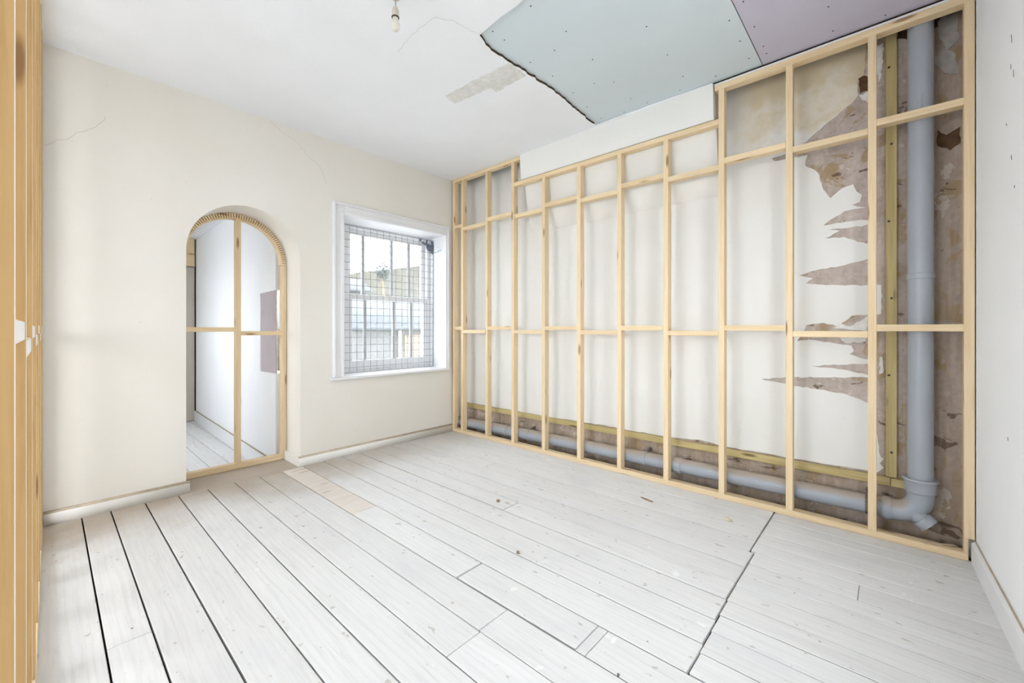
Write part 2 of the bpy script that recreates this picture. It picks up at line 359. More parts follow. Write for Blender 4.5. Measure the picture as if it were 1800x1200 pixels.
me = sheet_mesh(loop, [], 0.004, lambda u, v, w_: (XW - w_, u, v))
link('paint_layer', me, 'stained_paint', wall_right)['label'] = 'off-white paint layer torn into long pointed strips'
for nm, pts, mt in [('plaster_flake', [(0.269, 1.202), (0.234, 1.235), (0.19, 1.213), (0.105, 1.277), (0.105, 1.18), (0.181, 1.19)], 'plaster_flake'),
                ('plaster_flake', [(0.238, 1.14), (0.105, 1.147), (0.114, 1.12), (0.207, 1.107)], 'plaster_flake'),
                ('plaster_flake', [(0.145, 2.655), (0.09, 2.66), (0.075, 2.58), (0.10, 2.59), (0.13, 2.62)], 'plaster_flake'),
                ('plaster_flake', [(0.06, 2.92), (0.03, 2.93), (0.035, 2.78), (0.05, 2.70), (0.065, 2.80)], 'plaster_flake'),
                ('plaster_flake', [(0.05, 1.02), (0.035, 1.03), (0.032, 0.93), (0.05, 0.92)], 'plaster_flake'),
                ('plaster_flake', [(-0.20, 2.95), (-0.28, 2.96), (-0.28, 2.80), (-0.24, 2.76), (-0.21, 2.84)], 'grey_flake'),
                ('plaster_flake', [(-0.18, 2.73), (-0.22, 2.79), (-0.27, 2.74), (-0.28, 2.62), (-0.23, 2.64)], 'grey_flake'),
                ('wall_hole', [(0.149, 2.759), (0.122, 2.77), (0.10, 2.753), (0.10, 2.668), (0.139, 2.668)], 'exposed_brick'),
                ('wall_hole', [(-0.20, 2.33), (-0.235, 2.29), (-0.29, 2.32), (-0.29, 2.23), (-0.25, 2.20), (-0.20, 2.24)], 'exposed_brick'),
                ('wall_hole', [(-0.03, 3.05), (-0.03, 2.93), (-0.08, 2.90), (-0.2, 2.92), (-0.23, 3.02), (-0.23, 3.08)], 'exposed_brick')]:
    me = sheet_mesh(jag(pts, 0.006, 0.018, True), [], 0.005, lambda u, v, w_: (XW - w_, u, v)); link(nm, me, mt, wall_right)

# ---- near wall (seen at the right edge) slightly out of square
def near_y(x): return -0.327 - 0.041 * (3.18 - x)
me = sheet_mesh([(-0.05, -0.3), (XW + 0.15, -0.3), (XW + 0.15, 3.12), (-0.05, 3.12)], [[(1.0, 1.05), (1.9, 1.05), (1.9, 2.25), (1.0, 2.25)]], 0.12, lambda u, v, w_: (u, near_y(u) - w_, v))  # unseen window hole added behind the camera to even out the light
tag(link('wall_near', me, 'white_wall'), 'plain white wall at the right edge of the picture', 'wall', kind='structure')
wall_near = bpy.data.objects['wall_near']
for x, z, l, t in ((2.527, 2.317, 0.035, 0.2), (2.54, 2.22, 0.02, 0.1), (2.50, 2.17, 0.03, 0.15), (2.60, 2.02, 0.012, 0.8), (2.53, 1.86, 0.02, 0.3), (2.49, 1.74, 0.01, 0.2), (2.58, 0.75, 0.012, 0.6)):
    strip('scuff', [(x, near_y(x), z), (x + l * t * 0.5, near_y(x + l * t * 0.5), z + l * 0.5), (x + l * t, near_y(x + l * t), z + l)], 0.0032, 'bracket_metal', wall_near)
bm = bmesh.new(); vs = []
for x in (0.0, 3.165):
    for dy, z in ((0.001, -0.005), (0.020, -0.005), (0.020, 0.100), (0.008, 0.112), (0.001, 0.1125)): vs.append(bm.verts.new((x, near_y(x) + dy, z)))
bm.faces.new(vs[:5]); bm.faces.new(vs[5:])
for i in range(5): bm.faces.new((vs[i], vs[(i + 1) % 5], vs[5 + (i + 1) % 5], vs[5 + i]))
me = bm_mesh(bm); o = link('baseboard_near', me, ['white_wood', 'tan_dust'])
for p in me.polygons:
    if p.normal.z > 0.9: p.material_index = 1
tag(o, 'white skirting board along the white wall at right', 'skirting', kind='structure')
# ---- side room behind the left partition (seen only between its studs)
box_w = lambda n, lo, hi, lab: tag(box(n, lo, hi, 'white_wall'), lab, 'wall', kind='structure')
me = sheet_mesh([(-0.55, -0.2), (YB, -0.2), (YB, 3.1), (-0.55, 3.1)], [[(1.0, 0.7), (3.4, 0.7), (3.4, 2.5), (1.0, 2.5)]], 0.12, lambda u, v, w_: (-2.8 - w_, u, v))  # unseen window hole added so that sky light fills the main room
tag(link('wall_left', me, 'white_wall'), 'side room wall with an added light opening beyond the left stud partition', 'wall', kind='structure')
box_w('wall_side_room', (-2.92, -0.67, -0.2), (-0.05, -0.55, 3.1), 'side room end wall beyond the left stud partition')

# ---- ceiling with a hole cut for two new boards
random.seed(11)
hole = jag([(1.715, 1.806), (1.86, 1.85), (2.04, 1.842), (2.387, 1.825), (2.698, 1.842), (3.145, 1.872)], 0.008, 0.03) \
     + [(3.16, 1.5), (3.17, 0.95), (3.19, 0.94), (3.19, -0.55)] + jag([(1.70, -0.55), (1.69, 1.0), (1.686, 1.44), (1.693, 1.613)], 0.007, 0.05)
outer = [(-2.92, -0.67), (3.25, -0.67), (3.25, YB), (-2.92, YB)]
me = sheet_mesh(outer, [hole], 0.016, lambda u, v, w_: (u, v, CEIL + w_))
ceiling = link('ceiling', me, ['ceiling_paint', 'lath_edge'])
for p in me.polygons:
    if abs(p.normal.z) < 0.5 and not (p.center.x > 3.1 and p.center.y > 0.93): p.material_index = 1
tag(ceiling, 'white plaster ceiling with a ragged cut-out', 'ceiling', kind='structure')
tag(box('ceiling_void', (-2.92, -0.67, 3.10), (3.55, YB + 0.45, 3.16), 'dark_void'), 'dark boarding above the ceiling boards', 'ceiling', kind='structure')
b1 = box('blue_plasterboard', (1.62, 0.632, 2.9515), (3.235, 1.93, 2.964), 'blue_board', ceiling, 0.001); b1['label'] = 'pale blue plasterboard sheet'
b2 = box('purple_plasterboard', (1.62, -0.67, 2.9515), (3.235, 0.627, 2.964), 'purple_board', ceiling, 0.001); b2['label'] = 'lilac plasterboard sheet'
bm = bmesh.new(); add_tube(bm, [(0, 0, -0.0015), (0, 0, 0.001)], [0.004, 0.0045], 8); smesh = bm_mesh(bm)
for b, pts in ((b1, [(1.76, 1.74), (1.86, 1.74), (2.13, 1.76), (2.35, 1.74), (2.62, 1.75), (2.86, 1.78), (3.09, 1.79), (1.76, 1.45), (2.05, 1.42), (2.38, 1.44), (2.70, 1.46), (2.98, 1.47),
                     (2.0, 1.06), (2.33, 1.05), (2.66, 1.06), (2.96, 1.07), (2.36, 0.68), (2.6, 0.68), (2.83, 0.68), (3.05, 0.68), (3.11, 0.9), (3.12, 1.15), (3.12, 1.4), (3.13, 1.6), (2.62, 1.57), (2.14, 1.57)]),
               (b2, [(2.50, 0.585), (2.75, 0.585), (2.98, 0.585), (3.07, 0.585), (2.52, 0.24), (2.85, 0.25), (3.10, 0.25), (3.14, 0.02)])):
    for x, y in pts:
        s = link('screw', smesh, 'screw_metal', b, (x, y, 2.9512))
# scar where a partition met the ceiling, a raised lump beside it, and a crack
me = sheet_mesh(jag([(1.989, 2.463), (2.104, 2.488), (2.142, 2.11), (2.205, 2.12), (2.20, 1.86), (2.02, 1.85)], 0.006, 0.03, True), [], 0.004, lambda u, v, w_: (u, v, CEIL - w_))
link('plaster_scar', me, 'scar_plaster', ceiling)['label'] = 'grey bare plaster strip with rough edges'
me = sheet_mesh(jag([(2.138, 2.13), (2.2, 2.14), (2.206, 2.07), (2.165, 2.03)], 0.006, 0.015, True), [], 0.009, lambda u, v, w_: (u, v, CEIL - w_))
link('plaster_lump', me, 'scar_plaster', ceiling)
strip('crack', [(x, y, CEIL) for x, y in jag([(1.479, 2.297), (1.455, 2.168), (1.438, 2.028), (1.455, 1.877), (1.546, 1.828), (1.702, 1.806)], 0.006, 0.02)], 0.002, 'crack_line', ceiling)
# ---- plaster bulkhead that slopes back from the ceiling to the wall
prof = [(3.165, CEIL + 0.002), (3.172, 2.80), (3.178, 2.715), (3.19, 2.692), (3.247, 2.684), (3.262, 2.55), (3.285, 2.40), (3.32, 2.29), (3.394, 2.20), (3.394, CEIL + 0.002)]
me = sheet_mesh(prof, [], 1.815, lambda u, v, w_: (u, 0.935 + w_, v), 50)
tag(link('plaster_bulkhead', me, 'bulkhead_paint'), 'off-white plaster bulkhead sloping from the ceiling above the lowered plate', 'bulkhead', kind='structure')
del prof
# ---- skirting boards of the window wall
def skirting(name, x0, x1, y0, y1, lab, axis='x'):
    d, h = 0.026, 0.082
    if axis == 'x': pr = [(YB - 0.001, -0.004), (YB - d, -0.004), (YB - d, h - 0.012), (YB - d + 0.006, h), (YB - 0.001, h)]; me = sheet_mesh(pr, [], x1 - x0, lambda u, v, w_: (x0 + w_, u, v))
    o = link(name, me, ['cream_wood', 'tan_dust'])
    for p in me.polygons:
        if p.normal.z > 0.3: p.material_index = 1
    return tag(o, lab, 'skirting', kind='structure')
skirting('baseboard_back', -0.016, 0.70, 0, 0, 'cream skirting board left of the arch')
o = skirting('baseboard_back', 1.46, 3.178, 0, 0, 'cream skirting board between the arch and the stud frame')
box('skirting_return', (1.46, YB - 0.001, -0.004), (1.481, 4.135, 0.078), 'cream_wood', o, 0.003)

# ---- floor: boards over a dark void
floor = tag(box('floor', (-3.0, -0.75, -0.10), (3.25, 3.84, -0.032), 'floor_void'), 'whitewashed floorboards with open joints', 'floor', kind='structure')
seams = [-0.03, 0.147, 0.281, 0.452, 0.630, 0.803, 0.977, 1.150, 1.320, 1.494, 1.673, 1.845, 2.017, 2.182, 2.356, 2.530, 2.690, 2.85, 3.02, 3.195]
gaps = [0, .007, .007, .008, .007, .0065, .005, .004, .006, .006, .006, .007, .008, .006, .007, .0065, .006, .006, .0055, 0]
joints = {1: [2.172], 6: [1.205], 7: [1.215], 8: [2.58, 1.549, 0.876, 0.832], 12: [1.9, ], 15: [2.61], 3: [0.4], 5: [0.6]}
def plank(x0, x1, y0, y1, mat='painted_plank', parent=floor, z=0.0, th=0.022):
    dz = random.uniform(-0.0012, 0.0008)
    c = ((x0 + x1) / 2, (y0 + y1) / 2, z - th / 2 + dz)
    bm = bmesh.new(); add_box(bm, (-(x1 - x0) / 2, -(y1 - y0) / 2, -th / 2), ((x1 - x0) / 2, (y1 - y0) / 2, th / 2)); bevel_all(bm, 0.0022)
    return link('floorboard', bm_mesh(bm), mat, parent, c)
random.seed(5)
YF = 3.79
def YJ(x): return 0.522 + 0.018 * min(1, (x - 1.5) / 0.6) + (0.022 if x > 2.53 else 0.0)
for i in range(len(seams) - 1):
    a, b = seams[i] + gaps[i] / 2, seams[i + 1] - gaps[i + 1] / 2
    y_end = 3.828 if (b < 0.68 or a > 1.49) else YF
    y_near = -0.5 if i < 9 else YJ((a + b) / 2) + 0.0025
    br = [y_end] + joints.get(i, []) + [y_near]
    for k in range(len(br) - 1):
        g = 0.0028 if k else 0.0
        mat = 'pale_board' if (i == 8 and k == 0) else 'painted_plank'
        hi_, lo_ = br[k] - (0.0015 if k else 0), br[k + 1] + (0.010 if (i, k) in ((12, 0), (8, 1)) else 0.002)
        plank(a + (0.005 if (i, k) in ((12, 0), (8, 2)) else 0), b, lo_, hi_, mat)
near = [1.496, 1.62, 1.765, 1.89, 2.012, 2.155, 2.272, 2.402, 2.548, 2.672, 2.812, 2.94, 3.06, 3.195]
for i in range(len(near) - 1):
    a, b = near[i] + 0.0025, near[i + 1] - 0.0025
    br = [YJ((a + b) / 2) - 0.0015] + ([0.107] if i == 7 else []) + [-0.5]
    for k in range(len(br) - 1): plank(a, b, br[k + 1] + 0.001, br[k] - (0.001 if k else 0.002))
plank(0.684, 1.480, 3.833, 4.28); plank(0.62, 1.50, 3.794, 3.83)
box('threshold_base', (0.684, 3.845, -0.26), (1.480, 4.279, -0.0245), 'floor_void', floor)
# side room floor
for k in range(16):
    x = -2.8 + k * 0.171
    plank(x + 0.002, min(x + 0.169, -0.035), -0.5, 3.828)
# ---- dirt at the foot of the service gap behind the studs
random.seed(4)
bm = bmesh.new(); grid = []
for i in range(90):
    y = -0.35 + i * (YB + 0.35) / 89
    grid.append([bm.verts.new((3.235 + j * 0.0345, y, -0.035 + random.uniform(-0.012, 0.016) + (0.012 if j in (0, 5) else 0))) for j in range(6)])
for a, b in zip(grid, grid[1:]):
    for j in range(5): bm.faces.new((a[j], a[j + 1], b[j + 1], b[j]))
tag(link('rubble_dirt', bm_mesh(bm, 'dirt', 60), 'dirt'), 'dark dirt and rubble behind the bottom plate of the stud frame', 'dirt', kind='stuff')

# ---- passage beyond the arch, one step down
ZP = -0.2
pf = tag(box('floor_passage', (-0.8, 4.28, ZP - 0.09), (1.7, 8.1, ZP - 0.03), 'dark_void'), 'worn boards of the passage floor beyond the arch', 'floor', kind='structure')
px = [-0.6 + 0.17 * k for k in range(13)] + [1.56]
random.seed(9)
for a, b in zip(px, px[1:]):
    if b - a < 0.05: continue
    br = [7.9] + ([5.35] if int(a * 10) % 3 == 0 else []) + [4.285]
    for u, v in zip(br, br[1:]): plank(a + 0.003, b - 0.003, v + 0.002, u - 0.002, 'passage_plank', pf, ZP)
def pwall(u, v, w_):   # passage wall, a little out of parallel
    return (1.435 + (u - 4.28) * 0.022 + w_, u, v)
bh = jag([(4.27, 0.77), (4.75, 0.76), (4.765, 1.55), (4.3, 1.56)], 0.006, 0.05, True)
me = sheet_mesh([(4.28, ZP - 0.05), (8.0, ZP - 0.05), (8.0, 2.7), (4.28, 2.7), (4.28, 1.56), (4.74, 1.555), (4.735, 1.2), (4.75, 0.765), (4.28, 0.775)], [], 0.14, pwall)
tag(link('wall_passage', me, 'white_wall'), 'white passage wall seen through the arch', 'wall', kind='structure')
me = sheet_mesh([(4.285, ZP), (7.89, ZP), (7.89, ZP + 0.155), (4.285, ZP + 0.155)], [], 0.02, lambda u, v, w_: (pwall(u, v, 0)[0] - 0.001 - w_, u, v))
o = link('baseboard_passage', me, ['white_wood', 'tan_dust'])
for p in me.polygons:
    if p.normal.z > 0.6: p.material_index = 1
tag(o, 'deep white skirting of the passage wall beyond the arch', 'skirting', kind='structure')
me = sheet_mesh(jag([(4.31, 0.75), (4.775, 0.76), (4.80, 1.545), (4.345, 1.56), (4.325, 1.2)], 0.006, 0.03, True), [], 0.012, lambda u, v, w_: (1.449 + w_ + (u - 4.5) * 0.022, u - (v - 0.75) * 0.03 - 0.01, v))
tag(link('plasterboard_offcut', me, 'pink_board'), 'greyish pink plasterboard offcut blocking the opening in the passage wall', 'board')
box_w('wall_passage_end', (-0.8, 7.9, ZP - 0.05), (1.7, 8.02, 2.7), 'end wall of the passage beyond the arch')
me = sheet_mesh([(4.28, ZP - 0.05), (8.0, ZP - 0.05), (8.0, 2.7), (4.28, 2.7)], [[(5.3, 0.9), (6.5, 0.9), (6.5, 2.0), (5.3, 2.0)]], 0.1, lambda u, v, w_: (-0.7 + w_, u, v))  # window hole added out of view to brighten the passage
tag(link('wall_passage_fill', me, 'white_wall'), 'passage side wall with an added light opening, hidden left of the arch', 'wall', kind='structure')
tag(box('ceiling_passage', (-0.8, 4.28, 2.55), (1.7, 8.02, 2.62), 'ceiling_paint'), 'lower white ceiling of the passage beyond the arch', 'ceiling', kind='structure')
d1 = empty('door_1', (1.1, 7.86, ZP), 'grey flush door at the end of the passage', 'door', 'structure')
box('door_leaf', (0.72, 7.84, ZP + 0.005), (1.50, 7.885, 2.12), 'door_grey', d1, 0.003)
box('door_gap', (1.502, 7.82, ZP + 0.005), (1.513, 7.895, 2.13), 'dark_void', d1, 0.002)  # dark strip filling the gap beside the leaf
timber('door_lintel', (0.70, 7.80, 2.135), (1.49, 7.89, 2.545), d1, 'pine')
lathe('door_knob', [(0.0, 0), (0.012, 0.001), (0.012, 0.02), (0.026, 0.03), (0.028, 0.045), (0.018, 0.055), (0, 0.057)], (0.80, 7.84, 0.85), 'bracket_metal', d1).rotation_euler = (R(90), 0, 0)

# ---- window_1: casing, linings, sill, box frame, two sashes
win = empty('window_1', (2.48, 4.1, 0.745), 'white sash window with moulded casing behind steel mesh', 'window', 'structure')
WW = 'white_wood'
def casing(name, lo, hi, hz):
    p = box(name, lo, hi, WW, win, 0.004); return p
c1 = casing('casing', (1.762, 3.808, 0.745), (1.868, 3.829, 2.375), 0)
box('casing_bead', (1.762, 3.792, 0.745), (1.786, 3.808, 2.375), WW, c1, 0.005); box('casing_bead', (1.835, 3.80, 0.745), (1.868, 3.808, 2.285), WW, c1, 0.004)
c2 = casing('casing', (1.868, 3.808, 2.27), (3.085, 3.829, 2.375), 0)
box('casing_bead', (1.786, 3.792, 2.351), (3.127, 3.808, 2.375), WW, c2, 0.005); box('casing_bead', (1.868, 3.80, 2.27), (3.085, 3.808, 2.30), WW, c2, 0.004)
c3 = casing('casing', (3.085, 3.808, 0.745), (3.127, 3.829, 2.375), 0)
box('casing_bead', (3.103, 3.792, 0.745), (3.127, 3.808, 2.351), WW, c3, 0.005)
box('lining', (WX0 + 0.001, 3.829, 0.745), (1.868, 4.11, 2.284), WW, win, 0.002)
box('lining', (3.085, 3.829, 0.745), (WX1 - 0.001, 4.11, 2.284), WW, win, 0.002)
box('lining', (1.868, 3.829, 2.27), (3.085, 4.11, 2.284), WW, win, 0.002)
box('sill', (1.735, 3.785, 0.718), (3.135, 3.829, 0.745), WW, win, 0.006); box('sill', (WX0 + 0.002, 3.829, 0.718), (WX1 - 0.002, 4.11, 0.745), WW, win, 0.002)
FG = 'frame_grey'
box('box_frame', (WX0 + 0.002, 4.11, 0.717), (2.062, 4.24, 2.283), WW, win, 0.003)
box('box_frame', (3.042, 4.11, 0.717), (WX1 - 0.002, 4.24, 2.283), WW, win, 0.003)
box('box_frame', (2.062, 4.11, 2.235), (3.042, 4.24, 2.283), WW, win, 0.003)
box('box_frame', (2.062, 4.11, 0.717), (3.042, 4.26, 0.765), WW, win, 0.003)
bars = [2.255, 2.60, 2.83]
def sash(name, y0, y1, z0, z1, rb, rt):
    s = empty(name, (2.55, y0, z0)); s.parent = win; s.location = Vector((2.55, y0, z0)) - wloc(win)
    box('stile', (2.063, y0, z0), (2.108, y1, z1), WW, s, 0.003); box('stile', (2.996, y0, z0), (3.041, y1, z1), WW, s, 0.003)
    box('rail', (2.108, y0, z0), (2.996, y1, z0 + rb), WW, s, 0.003); box('rail', (2.108, y0, z1 - rt), (2.996, y1, z1), WW, s, 0.003)
    for x in bars: box('glazing_bar', (x - 0.015, y0 + 0.004, z0 + rb), (x + 0.015, y1 - 0.004, z1 - rt), FG, s, 0.003)
    xs = [2.108] + bars + [2.996]
    for a, b in zip(xs, xs[1:]): box('pane', (a + 0.001, (y0 + y1) / 2 - 0.0015, z0 + rb), (b - 0.001, (y0 + y1) / 2 + 0.0015, z1 - rt), 'dusty_glass', s)
sash('upper_sash', 4.165, 4.20, 1.50, 2.234, 0.05, 0.05)
sash('lower_sash', 4.12, 4.155, 0.766, 1.555, 0.10, 0.055)

# ============================================================ OBJECTS
# ---- stud frame lining the right-hand wall
X0, X1 = 3.18, 3.243
fr = empty('stud_frame', (3.21, 1.75, 0), 'long pine stud frame standing in front of the torn right-hand wall', 'stud frame')
S = 0.019
low_z = 2.645
ys = [3.64, 3.242, 2.86, 2.465, 2.067, 1.672, 1.28, 0.883, 0.48, 0.077, -0.303]
tops = [2.897] * 3 + [low_z] * 4 + [2.885] * 4
timber('bottom_plate', (X0, -0.300, 0.0), (X1, 3.806, 0.038), fr)
timber('stud', (X0, 3.768, 0.038), (X1, 3.806, 2.897), fr)
for y, t in zip(ys, tops):
    z0 = 0.038 if y > -0.2 else 0.115
    timber('stud', (X0, y - S, z0), (X1, y + S, t), fr)
timber('stud_foot', (X0, -0.3005, 0.0385), (X1, -0.284, 0.1145), fr)
timber('top_plate', (X0, 2.75, 2.897), (X1, 3.806, 2.934), fr)
timber('lowered_plate', (X0, 0.883 + S, low_z), (X1, 2.86 - S, 2.682), fr)
timber('top_plate', (X0, -0.322, 2.885), (X1, 0.928, 2.923), fr)
timber('packing_strip', (X0 - 0.004, -0.32, 2.9232), (X0 + 0.045, 0.93, 2.9345), fr, 'white_wood')
allY = [3.768 + S] + ys
for i in range(len(allY) - 1):
    ya, yb = allY[i] - S, allY[i + 1] + S
    odd = i % 2
    zc = 2.34 if odd else 2.378
    timber('noggin', (X0 + (0.001 if odd else 0.0), yb, zc - 0.019), (X1, ya, zc + 0.019), fr)
    zc = 1.165 if odd else 1.203
    timber('noggin', (X0 + (0.001 if odd else 0.0), yb, zc - 0.019), (X1, ya, zc + 0.019), fr)

# ---- left partition, seen edge-on
def lx(y): return -0.0345 + 0.0043 * y
lp = empty('stud_partition', (-0.05, 2.2, 0), 'pine stud partition seen edge-on at the left edge of the picture', 'stud frame')
ly = [0.92 + 0.4 * k for k in range(7)] + [3.60, 3.80]
def pale_edge(o):            # window light on the room-side edges, put in as near-white colour
    o.data.materials.append(M['lit_edge']); mw = o.rotation_euler.to_matrix()
    for p in o.data.polygons:
        if (mw @ p.normal).x > 0.9: p.material_index = 1
for k, y in enumerate(ly):
    x = lx(y); pale_edge(timber('stud', (x - 0.063, y - S, 0.038), (x, y + S, 2.897), lp, 'pine_orange'))
for k, (a, b) in enumerate(zip(ly, ly[1:])):
    x = lx((a + b) / 2); zc = (1.195, 1.157, 1.19, 1.157)[k % 4]
    pale_edge(timber('noggin', (x - 0.063, a + S, zc - 0.019), (x - 0.0005, b - S, zc + 0.019), lp))
for nm, z0, z1 in (('bottom_plate', 0.0, 0.038), ('top_plate', 2.897, 2.9345)):
    L = 3.82 - 0.90; bm = bmesh.new(); add_box(bm, (-L / 2, -0.0315, -0.019), (L / 2, 0.0315, 0.0185)); bevel_all(bm, 0.0018)
    link(nm, bm_mesh(bm), 'pine', lp, (lx(2.36) - 0.0315, 2.36, (z0 + z1) / 2), (0, 0, pi / 2 - 0.0043))

# ---- arch frame
af = empty('arch_stud_frame', (1.08, 4.17, 0), 'arched pine stud frame fitted inside the cream archway', 'stud frame')
FY0, FY1 = 4.14, 4.203
timber('bottom_plate', (0.684, FY0, 0.0), (1.480, FY1, 0.045), af)
timber('jamb', (0.684, FY0, 0.045), (0.722, FY1, spring), af); timber('jamb', (1.442, FY0, 0.045), (1.480, FY1, spring), af)
timber('mullion', (1.078, FY0, 0.045), (1.116, FY1, spring + 0.352), af)
timber('rail', (0.722, FY0, 1.172), (1.078, FY1, 1.210), af); timber('rail', (1.116, FY0, 1.139), (1.442, FY1, 1.177), af)
# kerf-cut timber bent round the arch: saw cuts open on its outer side, a continuous web inside
bm = bmesh.new(); n = 62; cx = 1.081
def arc_block(a0, a1, r0, r1, y0, y1):
    v = []
    for y in (y0, y1):
        for a, r in ((a0, r0), (a1, r0), (a1, r1), (a0, r1)): v.append(bm.verts.new((cx - r * cos(a) - 1.08, y - 4.17, spring + r * sin(a))))
    for f in ((0, 1, 2, 3), (7, 6, 5, 4), (0, 4, 5, 1), (1, 5, 6, 2), (2, 6, 7, 3), (3, 7, 4, 0)): bm.faces.new([v[i] for i in f])
for i in range(n):
    a0, a1 = pi * i / n, pi * (i + 1) / n
    arc_block(a0, a1, 0.352, 0.3605, FY0 + 0.001, FY1 - 0.001)
    arc_block(a0 + 0.0065, a1 - 0.0065, 0.3605, 0.398, FY0, FY1)
hd = link('bent_head', bm_mesh(bm), 'pine', af, (1.08, 4.17, 0)); hd['label'] = 'kerf-cut timber bent round the arch'
bm = bmesh.new()
for i in range(n): arc_block(pi * i / n, pi * (i + 1) / n, 0.3606, 0.396, FY0 + 0.014, FY1 - 0.002)
link('kerf_shade', bm_mesh(bm), 'lath_edge', hd, (1.08, 4.17, 0))  # dark core standing in for the shade inside the cuts

# ---- yellow treated battens fixed to the wall
bt = timber('treated_batten', (3.372, 0.0, 0.258), (3.3955, 3.82, 0.308), None, 'treated'); tag(bt, 'long yellowish treated batten along the foot of the torn wall', 'batten')
bt = timber('treated_batten', (3.370, -0.103, 0.258), (3.3995, -0.002, 0.306), None, 'treated'); tag(bt, 'short yellowish batten end beside the pipe elbow', 'batten')
bt = timber('treated_batten', (3.372, -0.030, 0.312), (3.3995, 0.020, 2.96), None, 'treated'); tag(bt, 'upright yellowish treated batten beside the grey waste pipe', 'batten')

bm = bmesh.new(); add_tube(bm, [(0, 0, 0), (-0.003, 0, 0)], [0.007, 0.006], 8); bsm = bm_mesh(bm)
for k in range(6): link('screw', bsm, 'screw_metal', bt, (3.3722, -0.006 + (k % 2) * 0.012, 0.46 + k * 0.46))
# ---- grey waste pipe: stack, elbow, long fall along the wall
PX, PY = 3.303, -0.127; PR = 0.055
wp = empty('waste_pipe', (PX, PY, 0.0), 'grey plastic waste pipe running down the corner and along the wall', 'pipe')
tube('stack', [(PX, PY, 0.33), (PX, PY, 3.09)], PR, 'pipe_grey', wp, 32)
tube('coupling', [(PX, PY, 1.478), (PX, PY, 1.481), (PX, PY, 1.507), (PX, PY, 1.51)], [PR + 0.001, PR + 0.004, PR + 0.004, PR + 0.001], 'pipe_grey', wp, 32)
def hz(y): return 0.149 - (y) * 0.0135
br_ = 0.105; cy = PY + br_; cz = 0.149 + br_
arc = [(PX, PY, 0.335)] + [(PX, cy - br_ * cos(a), cz - br_ * sin(a)) for a in [pi / 2 * k / 12 for k in range(13)]] + [(PX, 0.04, hz(0.04))]
tube('elbow', arc, PR + 0.004, 'pipe_dusty', wp, 32)
tube('socket_ring', [(PX, PY, 0.275), (PX, PY, 0.28), (PX, PY, 0.335), (PX, PY, 0.345), (PX, PY, 0.355)], [PR + 0.006, PR + 0.013, PR + 0.014, PR + 0.021, PR + 0.018], 'pipe_grey', wp, 32)
tube('socket_ring', [(PX, -0.01, hz(0)), (PX, 0.0, hz(0)), (PX, 0.028, hz(0)), (PX, 0.036, hz(0))], [PR + 0.005, PR + 0.010, PR + 0.011, PR + 0.006], 'pipe_dusty', wp, 32)
tube('access_cap', [(PX - 0.012, -0.085, 0.175), (PX - 0.018, -0.128, 0.134), (PX - 0.0185, -0.129, 0.133), (PX - 0.024, -0.162, 0.104)], [0.043, 0.043, 0.049, 0.049], 'pipe_grey', wp, 28)
tube('drain_run', [(PX, 0.03, hz(0.03)), (PX, 3.825, hz(3.825))], PR, 'pipe_dusty', wp, 32)
for y in (1.225, 3.05):
    tube('socket_ring', [(PX, y - 0.03, hz(y)), (PX, y - 0.024, hz(y)), (PX, y + 0.02, hz(y)), (PX, y + 0.026, hz(y))], [PR + 0.001, PR + 0.007, PR + 0.007, PR + 0.001], 'pipe_dusty', wp, 32)
for y in (1.494, 2.742, 0.10):
    b = tube('pipe_clip', [(PX, y - 0.011, hz(y)), (PX, y + 0.011, hz(y))], PR + 0.004, 'pipe_dusty' if y > 0.5 else 'bracket_metal', wp, 32)
    tube('bolt', [(PX + 0.02, y, hz(y) + 0.05), (PX + 0.05, y, hz(y) + 0.062), (XW - 0.002, y, hz(y) + 0.062)], 0.007, 'bracket_metal', b, 8)
    tube('bolt_washer', [(XW - 0.028, y, hz(y) + 0.062), (XW - 0.010, y, hz(y) + 0.062)], 0.014, 'bracket_metal', b, 10)

# ---- pendant lamp holder with bare bulb
L = (1.208, 1.903)
pl = empty('pendant_lamp', (L[0], L[1], 2.745), 'bare white bulb in a cream lamp holder hanging from the ceiling', 'lamp')
lathe('ceiling_rose', [(0.0, 0), (0.02, 0.002), (0.035, 0.02), (0.036, 0.028), (0.0, 0.029)], (L[0], L[1], CEIL - 0.03), 'holder_plastic', pl)
tube('cable', [(L[0] + 0.002, L[1], 2.862), (L[0] + 0.001, L[1], 2.90), (L[0], L[1], 2.91)], 0.0032, 'cable_grey', pl, 8)
lathe('lamp_holder', [(0.006, 0.052), (0.012, 0.049), (0.0165, 0.036), (0.0175, 0.030), (0.0168, 0.029), (0.0175, 0.028), (0.0178, 0.006), (0.017, 0.0)], (L[0], L[1], 2.812), 'holder_plastic', pl)
lathe('shade_ring', [(0.0165, 0.007), (0.0195, 0.0055), (0.0195, 0.0015), (0.0165, 0)], (L[0], L[1], 2.806), 'holder_band', pl)
lathe('bulb', [(0.014, 0.066), (0.0145, 0.050), (0.0175, 0.043), (0.0215, 0.032), (0.0228, 0.022), (0.021, 0.011), (0.015, 0.003), (0.007, 0.0004), (0, 0)], (L[0], L[1], 2.742), 'bulb_glass', pl)

